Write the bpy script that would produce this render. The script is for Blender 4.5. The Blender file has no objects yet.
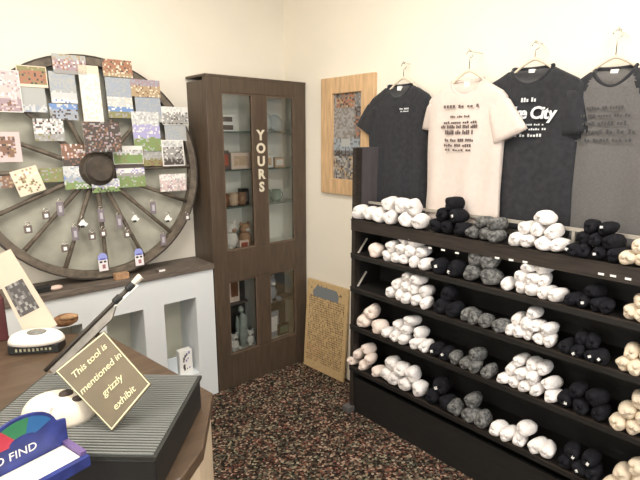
import bpy, bmesh, math, random
from mathutils import Vector, Matrix
random.seed(7)
PI = math.pi
scene = bpy.context.scene
COL = scene.collection

# ------------------------------------------------------------ camera
FPX = 490.0
PITCH = math.atan2(102, 490)
YAW = math.atan2(570, 500.5)
CAM = Vector((-2.223, -2.92, 1.65))
FX, FY = math.cos(YAW), math.sin(YAW)
cam_data = bpy.data.cameras.new('camera')
cam = bpy.data.objects.new('camera', cam_data)
COL.objects.link(cam)
cam.location = CAM
fwd = Vector((FX * math.cos(PITCH), FY * math.cos(PITCH), -math.sin(PITCH)))
cam.rotation_euler = fwd.to_track_quat('-Z', 'Y').to_euler()
cam_data.sensor_width = 36.0
cam_data.lens = FPX / 640.0 * 36.0
cam_data.clip_start = 0.02
scene.camera = cam

# ------------------------------------------------------------ world, lights, exposure
world = bpy.data.worlds.new('world'); scene.world = world
world.use_nodes = True
world.node_tree.nodes['Background'].inputs[0].default_value = (0.9, 0.95, 1.0, 1)
world.node_tree.nodes['Background'].inputs[1].default_value = 0.3
def area(name, loc, target, sx, sy, watts, col):
    l = bpy.data.lights.new(name, 'AREA'); l.shape = 'RECTANGLE'
    l.size = sx; l.size_y = sy; l.energy = watts; l.color = col
    o = bpy.data.objects.new(name, l); COL.objects.link(o)
    o.location = loc
    o.rotation_euler = (Vector(target) - Vector(loc)).to_track_quat('-Z', 'Y').to_euler()
    return o
area('ceiling_lamp', (-1.5, -1.5, 2.85), (-1.5, -1.5, 0), 0.9, 0.9, 34, (1.0, 0.94, 0.86))
area('ceiling_lamp', (-3.5, -2.0, 2.85), (-3.2, -2.0, 0), 0.9, 0.9, 34, (1.0, 0.94, 0.86))
area('ceiling_lamp', (-1.0, -3.2, 2.85), (-1.0, -3.2, 0), 0.9, 0.9, 34, (1.0, 0.94, 0.86))
area('daylight_window', (-4.15, -2.6, 1.5), (-1.0, -1.2, 1.0), 1.4, 1.5, 34, (1.0, 0.97, 0.92))
area('daylight_window', (-2.2, -5.4, 1.5), (-1.0, 0, 1.0), 2.2, 1.6, 42, (0.86, 0.92, 1.0))
scene.view_settings.view_transform = 'Standard'
scene.view_settings.look = 'None'
scene.view_settings.gamma = 1
scene.view_settings.use_curve_mapping = False
scene.view_settings.exposure = 0.17

# ------------------------------------------------------------ pixel -> place helpers (640x480 frame)
def ray(px, py):
    u = px - 320; v = 240 - py
    h = FPX * math.cos(PITCH) + v * math.sin(PITCH)
    z = -FPX * math.sin(PITCH) + v * math.cos(PITCH)
    return Vector((FX * h + FY * u, FY * h - FX * u, z))
def on_plane(px, py, p, n):
    r = ray(px, py); n = Vector(n); p = Vector(p)
    return CAM + r * ((p - CAM).dot(n) / r.dot(n))
def onx(px, py, X): return on_plane(px, py, (X, 0, 0), (1, 0, 0))
def ony(px, py, Y): return on_plane(px, py, (0, Y, 0), (0, 1, 0))
def onz(px, py, Z): return on_plane(px, py, (0, 0, Z), (0, 0, 1))

# ------------------------------------------------------------ materials
MATS = {}
def mat(name, col, rough=0.6, metal=0.0, noise=0.0, nscale=20.0, bump=0.0, stretch=(1, 1, 1), spec=0.5, sheen=0.0):
    if name in MATS: return MATS[name]
    m = bpy.data.materials.new(name); m.use_nodes = True
    nt = m.node_tree; b = nt.nodes['Principled BSDF']
    b.inputs['Base Color'].default_value = (*col, 1)
    b.inputs['Roughness'].default_value = rough
    b.inputs['Metallic'].default_value = metal
    b.inputs['Specular IOR Level'].default_value = spec
    if sheen: b.inputs['Sheen Weight'].default_value = sheen
    if noise or bump:
        tc = nt.nodes.new('ShaderNodeTexCoord'); mp = nt.nodes.new('ShaderNodeMapping')
        mp.inputs['Scale'].default_value = stretch
        nz = nt.nodes.new('ShaderNodeTexNoise'); nz.inputs['Scale'].default_value = nscale
        nz.inputs['Detail'].default_value = 5
        nt.links.new(tc.outputs['Object'], mp.inputs[0]); nt.links.new(mp.outputs[0], nz.inputs['Vector'])
        if noise:
            cr = nt.nodes.new('ShaderNodeValToRGB')
            cr.color_ramp.elements[0].position = 0.3; cr.color_ramp.elements[1].position = 0.7
            cr.color_ramp.elements[0].color = (*[max(0, c * (1 - noise)) for c in col], 1)
            cr.color_ramp.elements[1].color = (*[min(1, c * (1 + noise)) for c in col], 1)
            nt.links.new(nz.outputs['Fac'], cr.inputs[0]); nt.links.new(cr.outputs[0], b.inputs['Base Color'])
        if bump:
            bp = nt.nodes.new('ShaderNodeBump'); bp.inputs['Strength'].default_value = bump
            bp.inputs['Distance'].default_value = 0.01
            nt.links.new(nz.outputs['Fac'], bp.inputs['Height']); nt.links.new(bp.outputs[0], b.inputs['Normal'])
    MATS[name] = m
    return m
def glass_mat(name, tint=(0.99, 1.0, 0.99), refl=0.08):
    m = bpy.data.materials.new(name); m.use_nodes = True; nt = m.node_tree
    nt.nodes.remove(nt.nodes['Principled BSDF']); out = nt.nodes['Material Output']
    t = nt.nodes.new('ShaderNodeBsdfTransparent'); t.inputs[0].default_value = (*tint, 1)
    g = nt.nodes.new('ShaderNodeBsdfGlossy'); g.inputs['Roughness'].default_value = 0.02
    mx = nt.nodes.new('ShaderNodeMixShader'); lw = nt.nodes.new('ShaderNodeFresnel'); lw.inputs[0].default_value = 1.45
    nt.links.new(lw.outputs[0], mx.inputs[0]); nt.links.new(t.outputs[0], mx.inputs[1]); nt.links.new(g.outputs[0], mx.inputs[2])
    nt.links.new(mx.outputs[0], out.inputs['Surface'])
    MATS[name] = m
    return m
M_GLASS = glass_mat('clear_glass')
M_SHELFGLASS = glass_mat('green_glass', (0.93, 0.97, 0.94))

def carpet_mat():
    m = bpy.data.materials.new('carpet'); m.use_nodes = True; nt = m.node_tree; b = nt.nodes['Principled BSDF']
    tc = nt.nodes.new('ShaderNodeTexCoord')
    v = nt.nodes.new('ShaderNodeTexVoronoi'); v.inputs['Scale'].default_value = 95
    v.inputs['Randomness'].default_value = 1
    nt.links.new(tc.outputs['Object'], v.inputs['Vector'])
    sep = nt.nodes.new('ShaderNodeSeparateColor'); nt.links.new(v.outputs['Color'], sep.inputs[0])
    cr = nt.nodes.new('ShaderNodeValToRGB'); cr.color_ramp.interpolation = 'CONSTANT'
    stops = [(0, (0.017, 0.013, 0.011)), (0.36, (0.062, 0.042, 0.034)), (0.52, (0.18, 0.085, 0.062)), (0.60, (0.075, 0.073, 0.055)),
             (0.70, (0.26, 0.20, 0.145)), (0.79, (0.085, 0.040, 0.034)), (0.87, (0.13, 0.125, 0.105)), (0.93, (0.36, 0.29, 0.23))]
    e = cr.color_ramp.elements
    e[0].position = 0; e[0].color = (*stops[0][1], 1); e[1].position = stops[1][0]; e[1].color = (*stops[1][1], 1)
    for p, c in stops[2:]:
        n = e.new(p); n.color = (*c, 1)
    nt.links.new(sep.outputs[0], cr.inputs[0])
    # larger floral drift of rust and green
    n2 = nt.nodes.new('ShaderNodeTexNoise'); n2.inputs['Scale'].default_value = 9; n2.inputs['Detail'].default_value = 2
    nt.links.new(tc.outputs['Object'], n2.inputs['Vector'])
    cr2 = nt.nodes.new('ShaderNodeValToRGB')
    cr2.color_ramp.elements[0].position = 0.38; cr2.color_ramp.elements[0].color = (0.88, 0.96, 0.88, 1)
    cr2.color_ramp.elements[1].position = 0.62; cr2.color_ramp.elements[1].color = (1.10, 0.96, 0.92, 1)
    nt.links.new(n2.outputs['Fac'], cr2.inputs[0])
    mx = nt.nodes.new('ShaderNodeMixRGB'); mx.blend_type = 'MULTIPLY'; mx.inputs[0].default_value = 1
    nt.links.new(cr.outputs[0], mx.inputs[1]); nt.links.new(cr2.outputs[0], mx.inputs[2])
    nt.links.new(mx.outputs[0], b.inputs['Base Color'])
    b.inputs['Roughness'].default_value = 0.95; b.inputs['Specular IOR Level'].default_value = 0.1
    bp = nt.nodes.new('ShaderNodeBump'); bp.inputs['Strength'].default_value = 0.4; bp.inputs['Distance'].default_value = 0.006
    nt.links.new(sep.outputs[1], bp.inputs['Height']); nt.links.new(bp.outputs[0], b.inputs['Normal'])
    return m
M_WALL = mat('cream_wall_paint', (0.84, 0.785, 0.675), 0.75, noise=0.02, nscale=3, bump=0.05)
M_CEIL = mat('ceiling_paint', (0.86, 0.83, 0.76), 0.9)
M_CARPET = carpet_mat()
M_DKWOOD = mat('dark_brown_paint', (0.076, 0.052, 0.034), 0.5, noise=0.22, nscale=9, stretch=(6, 6, 0.8), bump=0.08)
M_WHITEPAINT = mat('white_cabinet_paint', (0.74, 0.77, 0.79), 0.45)
M_INTERIOR = mat('pale_interior_paint', (0.92, 0.90, 0.82), 0.6)
M_LEDGE = mat('weathered_ledge_wood', (0.13, 0.105, 0.085), 0.6, noise=0.35, nscale=14, stretch=(1, 8, 8), bump=0.15)
M_WHEELWOOD = mat('weathered_wheel_wood', (0.13, 0.105, 0.08), 0.7, noise=0.4, nscale=25, bump=0.2)
M_IRON = mat('old_iron', (0.055, 0.045, 0.038), 0.6, 0.5, noise=0.3, nscale=30)
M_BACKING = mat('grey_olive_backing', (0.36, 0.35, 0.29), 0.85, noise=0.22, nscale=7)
M_LTWOOD = mat('light_frame_wood', (0.60, 0.40, 0.22), 0.55, noise=0.18, nscale=10, stretch=(5, 5, 0.7), bump=0.05)
M_PINE = mat('yellow_pine', (0.60, 0.43, 0.22), 0.5, noise=0.12, nscale=10, stretch=(4, 4, 0.8))
M_BLACKWOOD = mat('black_stained_wood', (0.0075, 0.0068, 0.0062), 0.6, noise=0.4, nscale=12, stretch=(6, 0.8, 6), bump=0.1)
M_BROWNBLACK = mat('brown_black_wood', (0.026, 0.019, 0.015), 0.55, noise=0.45, nscale=12, stretch=(6, 0.8, 9), bump=0.1)
M_ENDGREY = mat('purple_grey_panel', (0.085, 0.075, 0.080), 0.6, noise=0.15, nscale=8, stretch=(4, 4, 0.7))
M_TRIM = mat('grey_brown_metal', (0.22, 0.19, 0.17), 0.45, 0.4)
M_RAIL = mat('pale_rail', (0.50, 0.46, 0.40), 0.45, 0.3)
M_CHROME = mat('chrome_wire', (0.62, 0.60, 0.56), 0.25, 1.0)
M_HANGER = mat('pale_hanger_wood', (0.74, 0.64, 0.50), 0.5, noise=0.1)
M_WHITE = mat('white_paper', (0.86, 0.85, 0.82), 0.7)
M_BLACK = mat('black_plastic', (0.012, 0.012, 0.012), 0.45)
M_TEEBLACK = mat('black_cotton', (0.030, 0.031, 0.035), 0.95, noise=0.2, nscale=40, bump=0.1, spec=0.15, sheen=0.15)
M_TEEWHITE = mat('white_cotton', (0.66, 0.575, 0.525), 0.95, noise=0.03, nscale=40, bump=0.1, spec=0.15)
M_TEEGREY = mat('heather_grey_cotton', (0.135, 0.130, 0.128), 0.95, noise=0.10, nscale=120, bump=0.1, spec=0.15)
M_COUNTER = mat('brown_counter_wood', (0.090, 0.058, 0.036), 0.4, noise=0.25, nscale=6, stretch=(1, 6, 6))
M_COUNTERSIDE = mat('tan_counter_side', (0.62, 0.50, 0.36), 0.6, noise=0.08, nscale=8)
M_SIGN = mat('olive_brown_sign', (0.135, 0.104, 0.060), 0.5, noise=0.1, nscale=20)
M_SIGNINK = mat('cream_lettering', (0.80, 0.72, 0.45), 0.6)
M_BONE = mat('bone_cream', (0.78, 0.70, 0.57), 0.5, noise=0.08, nscale=30)
M_DKHOLE = mat('dark_hollow', (0.05, 0.035, 0.028), 0.8)
M_GREYSTONE = mat('grey_stone', (0.20, 0.20, 0.18), 0.35, noise=0.3, nscale=60)
M_RIBBED = mat('ribbed_charcoal', (0.075, 0.078, 0.074), 0.4)
M_MAROON = mat('maroon_box', (0.10, 0.028, 0.030), 0.5, noise=0.2)

# ------------------------------------------------------------ mesh helpers
class MB:
    def __init__(self): self.v = []; self.f = []; self.m = []
    def add(self, vs, fs, mi=0):
        o = len(self.v); self.v += [Vector(v) for v in vs]
        for f in fs: self.f.append([i + o for i in f]); self.m.append(mi)
        return self
    def box(self, a, b, mi=0):
        x0, y0, z0 = [min(a[i], b[i]) for i in range(3)]; x1, y1, z1 = [max(a[i], b[i]) for i in range(3)]
        return self.add([(x0,y0,z0),(x1,y0,z0),(x1,y1,z0),(x0,y1,z0),(x0,y0,z1),(x1,y0,z1),(x1,y1,z1),(x0,y1,z1)],
                 [(3,2,1,0),(4,5,6,7),(0,1,5,4),(1,2,6,5),(2,3,7,6),(3,0,4,7)], mi)
    def prism(self, pts, z0, z1, mi=0):
        n = len(pts)
        vs = [(p[0], p[1], z0) for p in pts] + [(p[0], p[1], z1) for p in pts]
        return self.add(vs, [tuple(range(n))[::-1], tuple(range(n, 2*n))] + [(i, (i+1) % n, n+(i+1) % n, n+i) for i in range(n)], mi)
    def slab(self, quad, th, nrm, mi=0):          # four corners, thickened along -nrm
        n = Vector(nrm).normalized(); q = [Vector(p) for p in quad]; k = len(q)
        vs = q + [p - n * th for p in q]
        return self.add(vs, [tuple(range(k)), tuple(range(k, 2*k))[::-1]] + [(i, k+i, k+(i+1) % k, (i+1) % k) for i in range(k)], mi)
    def tube(self, pts, r, n=8, mi=0, caps=True):
        pts = [Vector(p) for p in pts]; rr = r if isinstance(r, (list, tuple)) else [r]*len(pts)
        rings = []; up = None
        for i, p in enumerate(pts):
            d = (pts[min(i+1, len(pts)-1)] - pts[max(i-1, 0)]).normalized()
            if up is None: up = Vector((0, 0, 1)) if abs(d.z) < 0.9 else Vector((1, 0, 0))
            a = d.cross(up).normalized(); b = a.cross(d).normalized(); up = b
            rings.append([p + (a*math.cos(2*PI*k/n) + b*math.sin(2*PI*k/n))*rr[i] for k in range(n)])
        vs = [v for rg in rings for v in rg]; fs = []
        for i in range(len(pts)-1):
            for k in range(n): fs.append((i*n+k, i*n+(k+1) % n, (i+1)*n+(k+1) % n, (i+1)*n+k))
        if caps: fs += [tuple(range(n))[::-1], tuple(range((len(pts)-1)*n, len(pts)*n))]
        return self.add(vs, fs, mi)
    def loft(self, rings, mi=0, cap0=True, cap1=True, mfun=None):
        n = len(rings[0]); vs = [v for r in rings for v in r]
        o = len(self.v); self.v += [Vector(v) for v in vs]
        for i in range(len(rings)-1):
            for k in range(n):
                f = (i*n+k, i*n+(k+1) % n, (i+1)*n+(k+1) % n, (i+1)*n+k)
                self.f.append([j+o for j in f]); self.m.append(mfun(i, k) if mfun else mi)
        if cap0: self.f.append([o+k for k in range(n)][::-1]); self.m.append(mi)
        if cap1: self.f.append([o+(len(rings)-1)*n+k for k in range(n)]); self.m.append(mi)
        return self
    def lathe(self, prof, n=20, mi=0, M=None, cap0=True, cap1=True):       # profile of (r, z)
        rings = [[Vector((r*math.cos(2*PI*k/n), r*math.sin(2*PI*k/n), z)) for k in range(n)] for r, z in prof]
        if M: rings = [[M @ v for v in rg] for rg in rings]
        return self.loft(rings, mi, cap0, cap1)
    def xf(self, M):
        self.v = [M @ v for v in self.v]; return self
    def build(self, name, mats, parent=None, smooth=False, origin=None, bevel=0.0):
        if not isinstance(mats, (list, tuple)): mats = [mats]
        o = Vector(origin) if origin is not None else Vector((0, 0, 0))
        if parent is None and origin is None and self.v:
            mn = [min(v[i] for v in self.v) for i in range(3)]; mx = [max(v[i] for v in self.v) for i in range(3)]
            o = Vector(((mn[0]+mx[0])/2, (mn[1]+mx[1])/2, mn[2]))
        if parent is not None and origin is None:
            o = Vector((0, 0, 0))
            base = parent.matrix_basis.inverted() if parent.parent is None else (parent.parent.matrix_basis @ parent.matrix_basis).inverted()
            vs = [base @ v for v in self.v]
        else: vs = [v - o for v in self.v]
        me = bpy.data.meshes.new(name)
        me.from_pydata([tuple(v) for v in vs], [], self.f)
        for m in mats: me.materials.append(m)
        for p, mi in zip(me.polygons, self.m): p.material_index = mi; p.use_smooth = smooth
        me.update()
        ob = bpy.data.objects.new(name, me); COL.objects.link(ob)
        if parent is not None: ob.parent = parent
        else: ob.location = o
        if bevel:
            b = ob.modifiers.new('bevel', 'BEVEL'); b.width = bevel; b.segments = 2; b.limit_method = 'ANGLE'
        return ob
def tag(o, label, cat, group=None):
    o['label'] = label; o['category'] = cat
    if group: o['group'] = group
    return o
def empty(name, loc, label, cat, group=None, M=None):
    o = bpy.data.objects.new(name, None); COL.objects.link(o); o.empty_display_size = 0.05
    if M is not None: o.matrix_basis = M
    else: o.location = loc
    return tag(o, label, cat, group)
def struct(name, mb, m):
    o = mb.build(name, m); o['kind'] = 'structure'; return o
def text(name, s, size, m, parent, M, extrude=0.0008, spacing=1.0, align='CENTER', shear=0.0, bold=0.0):
    cu = bpy.data.curves.new(name, 'FONT'); cu.body = s; cu.size = size; cu.extrude = extrude
    cu.align_x = align; cu.align_y = 'CENTER'; cu.space_character = spacing; cu.shear = shear; cu.resolution_u = 3; cu.offset = bold
    t = bpy.data.objects.new(name, cu); COL.objects.link(t)
    bpy.context.view_layer.update()
    me = bpy.data.meshes.new_from_object(t.evaluated_get(bpy.context.evaluated_depsgraph_get()))
    bpy.data.objects.remove(t)
    me.materials.clear(); me.materials.append(m)
    base = parent.matrix_basis if parent.parent is None else parent.parent.matrix_basis @ parent.matrix_basis
    me.transform(base.inverted() @ M)
    o = bpy.data.objects.new(name, me); COL.objects.link(o); o.parent = parent
    return o
def frame(origin, u, v):          # matrix with local x=u, y=v, z=u x v
    u = Vector(u).normalized(); v = Vector(v).normalized(); w = u.cross(v).normalized(); v = w.cross(u).normalized()
    M = Matrix.Identity(4)
    for i in range(3): M[i][0], M[i][1], M[i][2], M[i][3] = u[i], v[i], w[i], origin[i]
    return M
def ordinal(i): return ['first','second','third','fourth','fifth','sixth','seventh','eighth','ninth','tenth','eleventh','twelfth','thirteenth','fourteenth'][i]

# ------------------------------------------------------------ setting
X0, Y0, H = -4.3, -5.6, 2.95
struct('floor', MB().box((X0-.1, Y0-.1, -0.1), (0.1, 0.1, 0)), M_CARPET)
struct('ceiling', MB().box((X0-.1, Y0-.1, H), (0.1, 0.1, H+.1)), M_CEIL)
struct('wall_back', MB().box((X0, 0, 0), (0, 0.1, H)), M_WALL)
struct('wall_right', MB().box((0, Y0, 0), (0.1, 0.1, H)), M_WALL)
struct('wall_left', MB().box((X0-.1, Y0, 0), (X0, 0.1, H)), M_WALL)
struct('wall_front', MB().box((X0, Y0-.1, 0), (0, Y0, H)), M_WALL)

# ------------------------------------------------------------ dark hutch made of an old two-light door
HX0, HX1, HY = -0.76, -0.006, -0.225
hutch = empty('display_cabinet', (-0.38, -0.11, 0), 'tall dark brown glazed display cabinet standing in the room corner', 'cabinet')
ff = MB(); F0, F1 = HY-.02, HY+.02
def fb(x0, x1, z0, z1): ff.box((x0, F0, z0), (x1, F1, z1))
fb(HX0, -.658, 0, 2.005); fb(-.105, HX1, 0, 2.005); fb(-.437, -.332, 0.942, 1.918); fb(-.437, -.332, .232, .735)
fb(-.658, -.105, 1.918, 2.005); fb(-.658, -.105, 0.735, 0.942); fb(-.658, -.105, 0, 0.232)
ff.build('face_frame', M_DKWOOD, hutch, bevel=0.004)
for (x0, x1, z0, z1) in ((-.658, -.437, .942, 1.918), (-.332, -.105, .942, 1.918), (-.658, -.437, .232, .735), (-.332, -.105, .232, .735)):
    b = MB(); t = .008
    b.box((x0, HY-.013, z0), (x0+t, HY-.004, z1)); b.box((x1-t, HY-.013, z0), (x1, HY-.004, z1))
    b.box((x0+t, HY-.013, z0), (x1-t, HY-.004, z0+t)); b.box((x0+t, HY-.013, z1-t), (x1-t, HY-.004, z1))
    f = b.build('window_bead', mat('brown_bead', (0.14, 0.095, 0.065), 0.45), hutch)
    MB().box((x0+t, HY-.010, z0+t), (x1-t, HY-.007, z1-t)).build('pane', M_GLASS, f)
for x in (HX0, HX1-.02): MB().box((x, HY+.02, 0), (x+.02, -.004, 1.985)).build('side_panel', [M_DKWOOD], hutch)
for x0, x1 in ((HX0+.02, HX0+.026), (HX1-.026, HX1-.02)):
    MB().box((x0, HY+.02, .05), (x1, -.012, 1.97)).build('side_lining', M_INTERIOR, hutch)
MB().box((HX0+.02, -.012, 0), (HX1-.02, -.004, 1.985)).build('back_panel', M_INTERIOR, hutch)
MB().box((HX0-.004, HY-.02, 2.005), (HX1, -.004, 2.018)).build('top_panel', M_DKWOOD, hutch)
MB().box((-.397, HY+.021, .235), (-.372, -.013, 1.92)).build('divider', M_INTERIOR, hutch)
for z in (.90, .195): MB().box((HX0+.027, HY+.021, z), (HX1-.027, -.013, z+.025)).build('shelf', M_INTERIOR, hutch)
SHZ = (1.215, 1.452, 1.690)
for z in SHZ:
    for x0, x1 in ((HX0+.027, -.398), (-.371, HX1-.027)):
        s = MB().box((x0, HY+.03, z-.008), (x1, -.014, z)).build('glass_shelf', M_SHELFGLASS, hutch)
        MB().box((x0, HY+.024, z-.009), (x1, HY+.03, z+.001)).build('shelf_edge', mat('dark_green_edge', (0.10, 0.14, 0.12), .3), s)
for i, ch in enumerate('YOURS'):
    text('lettering', ch, 0.086, mat('cream_letter', (.70, .63, .50), .6), hutch, frame((-.384, HY-.022, 1.665-.083*i), (1, 0, 0), (0, 0, 1)), bold=.0035)
MB().box((HX0+.028, -.018, .222), (HX1-.028, -.0125, .89)).build('lower_shade_sheet', mat('painted_bay_shade', (.045, .038, .034), .7), hutch)  # added dark sheet: paints in the dimness of the low-lit lower bays
# things on the hutch shelves
def ibox(name, x, y, z, sx, sy, sz, m, label, cat, group=None, face=None, rz=0):
    root = empty(name, (x, y, z), label, cat, group, Matrix.Translation((x, y, z)) @ Matrix.Rotation(rz, 4, 'Z'))
    R = root.matrix_basis
    MB().box((-sx/2, -sy/2, 0), (sx/2, sy/2, sz)).xf(R).build('body', m, root, bevel=.002)
    if face: MB().box((-sx*.36, -sy/2-.0015, sz*.2), (sx*.36, -sy/2, sz*.8)).xf(R).build('front_panel', face, root)
    return root
c_print = mat('dark_print', (0.14, 0.11, 0.10), .6)
c_tan = mat('tan_card', (0.66, 0.48, 0.34), .7, noise=.15, nscale=60)
c_pink = mat('pale_pink_card', (0.80, 0.64, 0.54), .7)
c_green = mat('green_glaze', (0.09, 0.16, 0.12), .3)
c_brown = mat('brown_glaze', (0.22, 0.10, 0.05), .35)
c_red = mat('rust_print', (0.38, 0.10, 0.06), .6)
c_blueg = mat('grey_blue_print', (0.30, 0.33, 0.38), .6)
ibox('picture_box', -.605, -.13, 1.690, .105, .04, .05, M_WHITE, 'white picture box at the bottom of the pair on top left cabinet shelf', 'box', 'white picture boxes', c_print)
ibox('picture_box', -.61, -.13, 1.741, .105, .04, .05, M_WHITE, 'white picture box stacked on another, top left cabinet shelf', 'box', 'white picture boxes', c_print)
ibox('gift_box', -.520, -.13, 1.452, .15, .06, .105, c_pink, 'pale pink gift box on second left cabinet shelf', 'box', None, c_tan)
ibox('gift_box', -.630, -.13, 1.452, .045, .05, .12, c_print, 'narrow dark box beside the pale pink box, second left cabinet shelf', 'box', None, c_red)
def mug(x, y, z, r, h, m, label, cat='mug', group=None):
    root = empty('mug', (x, y, z), label, cat, group)
    prof = [(r*.85, 0), (r, .006), (r, h), (r*.88, h), (r*.85, .01)]
    MB().lathe(prof, 16, 0, Matrix.Translation((x, y, z)), True, True).build('body', m, root, True)
    pts = [(x+r*.95 + r*.6*math.sin(a), y-.002, z+h*.5 + h*.32*math.cos(a)) for a in [PI*k/8 for k in range(9)]]
    MB().tube(pts, .004, 6).build('handle', m, root, True)
    return root
mug(-.640, -.13, 1.215, .030, .080, c_brown, 'small brown glazed mug at left end of third left cabinet shelf')
mug(-.573, -.13, 1.215, .030, .082, c_tan, 'small tan mug between brown mugs on third left cabinet shelf')
mug(-.508, -.13, 1.215, .028, .085, mat('chestnut_glaze', (.30, .17, .10), .35), 'small chestnut mug next to black box on third left cabinet shelf')
ibox('gift_box', -.447, -.12, 1.215, .055, .05, .105, M_BLACK, 'small black box at right end of third left cabinet shelf', 'box', None, c_print)
def blob(name, parts, label, cat, group=None):
    """soft rounded figure: parts = (part name, centre, radii, material)"""
    root = empty(name, (parts[0][1][0], parts[0][1][1], parts[0][1][2]-parts[0][2][2]), label, cat, group)
    for pn, c, rad, m in parts:
        prof = [(math.sin(PI*k/10)*1.0+1e-4, -math.cos(PI*k/10)) for k in range(11)]
        M = Matrix.Translation(c) @ Matrix.Diagonal((*rad, 1))
        MB().lathe(prof, 14, 0, M).build(pn, m, root, True)
    return root
M_PLUSHW = mat('white_plush', (.82, .78, .72), .95, noise=.06, nscale=60, bump=.4)
M_PLUSHB = mat('tan_plush', (.45, .27, .16), .95, noise=.25, nscale=60, bump=.4)
def bear(x, y, z, s, m, m2, label):
    blob('plush_toy', [('body', (x, y, z+.045*s), (.040*s, .034*s, .045*s), m), ('head', (x, y-.006, z+.105*s), (.032*s, .030*s, .029*s), m),
        ('ear', (x-.024*s, y, z+.132*s), (.010*s, .007*s, .010*s), m), ('ear', (x+.024*s, y, z+.132*s), (.010*s, .007*s, .010*s), m),
        ('muzzle', (x, y-.034*s, z+.100*s), (.012*s, .012*s, .010*s), m2), ('leg', (x-.03*s, y-.034*s, z+.014*s), (.014*s, .026*s, .014*s), m),
        ('leg', (x+.03*s, y-.034*s, z+.014*s), (.014*s, .026*s, .014*s), m)], label, 'toy')
bear(-.595, -.120, .925, 1.30, M_PLUSHW, M_PLUSHB, 'white plush toy sitting at left on lowest shelf of upper left bay')
bear(-.487, -.120, .925, 1.2, M_PLUSHB, M_PLUSHW, 'tan plush toy at right on lowest shelf of upper left bay')
ibox('gift_box', -.542, -.188, .925, .07, .025, .06, c_pink, 'little pale box in front of the two plush toys', 'box', None, c_red)
blob('figurine', [('body', (-.320, -.13, .985), (.028, .024, .06), mat('blush_ceramic', (.66, .45, .38), .4)), ('head', (-.320, -.13, 1.06), (.018, .017, .02), mat('blush_ceramic', (.66, .45, .38), .4))], 'blush ceramic figurine on lowest shelf of upper right bay', 'figurine')
ibox('gift_box', -.305, -.12, 1.452, .10, .05, .085, M_WHITE, 'white box on second shelf of the right cabinet bay', 'box', None, c_tan)
ibox('gift_box', -.200, -.12, 1.452, .08, .05, .065, c_tan, 'tan box beside white box, second shelf of right bay', 'box', None, M_WHITE)
mug(-.305, -.12, 1.215, .034, .085, c_green, 'dark green mug at left on third shelf of right bay')
mug(-.215, -.12, 1.215, .034, .08, mat('sage_glaze', (.20, .28, .22), .35), 'sage green mug at right on third shelf of right bay')
for k, (x, r) in enumerate(((-.275, .075), (-.165, .06))):
    M = Matrix.Translation((x, -.05, 1.690+r)) @ Matrix.Rotation(PI/2-.25, 4, 'X')
    t = tag(MB().lathe([(r*.5, 0), (r*.55, .004), (r, .012), (r*.97, .016), (r*.5, .008)], 20, 0, M).build('glass_plate', mat('etched_glass', (.55, .60, .60), .25), None, True),
        ['larger grey etched plate standing on top right cabinet shelf', 'smaller grey etched plate at right on top right cabinet shelf'][k], 'plate')
# lower bays
blob('statuette', [('body', (-.545, -.15, .345), (.034, .03, .125), mat('verdigris', (.36, .40, .36), .5, noise=.2)), ('head', (-.545, -.13, .485), (.020, .020, .026), mat('verdigris', (.36, .40, .36), .5)),
    ('arm', (-.580, -.135, .375), (.013, .014, .075), mat('verdigris', (.36, .40, .36), .5)), ('arm', (-.510, -.135, .375), (.013, .014, .075), mat('verdigris', (.36, .40, .36), .5))],
    'tall grey green statuette standing in lower left cabinet bay', 'figurine')
ibox('picture_card', -.545, -.05, .52, .08, .012, .20, c_pink, 'tall pinkish picture card high behind the statuette, lower left bay', 'card', None, c_brown)
MB_ = MB().box((-.725, -.075, .505), (-.405, -.03, .519)); tag(MB_.build('wall_shelf', c_print), 'narrow dark inner shelf behind the statuette in lower left bay', 'shelf')
ibox('picture_card', -.640, -.06, .52, .05, .012, .18, c_blueg, 'grey blue card left of the pinkish card, lower left bay', 'card', None, M_WHITE)
bear(-.622, -.155, .220, .85, M_PLUSHW, c_print, 'small white plush toy on floor of lower left bay')
bear(-.485, -.150, .220, .8, M_PLUSHW, c_print, 'smallest white plush toy right of the statuette, lower left bay')
ibox('picture_card', -.285, -.14, .220, .10, .02, .19, c_blueg, 'tall grey picture card standing in lower right cabinet bay', 'card', None, M_WHITE)
fr = ibox('photo_frame', -.205, -.16, .220, .095, .02, .085, M_BLACK, 'small black photo frame on floor of lower right bay', 'frame', None, c_green)
tag(MB().box((-.355, -.135, .470), (-.033, -.02, .484)).build('wall_shelf', c_print), 'narrow dark inner shelf in lower right cabinet bay', 'shelf')
bear(-.275, -.10, .484, 1.35, c_blueg, M_WHITE, 'grey and white plush toy on inner shelf of lower right bay')

for o in list(COL.objects):           # set the shelf goods towards the middle of their bays
    if o.parent is None and o.get('category') in ('box', 'mug', 'toy', 'figurine', 'plate', 'card', 'frame') and o.type in ('EMPTY', 'MESH') and o.location.x < 0:
        if abs(o.location.x + .447) > .001: o.location.x += .040
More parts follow.
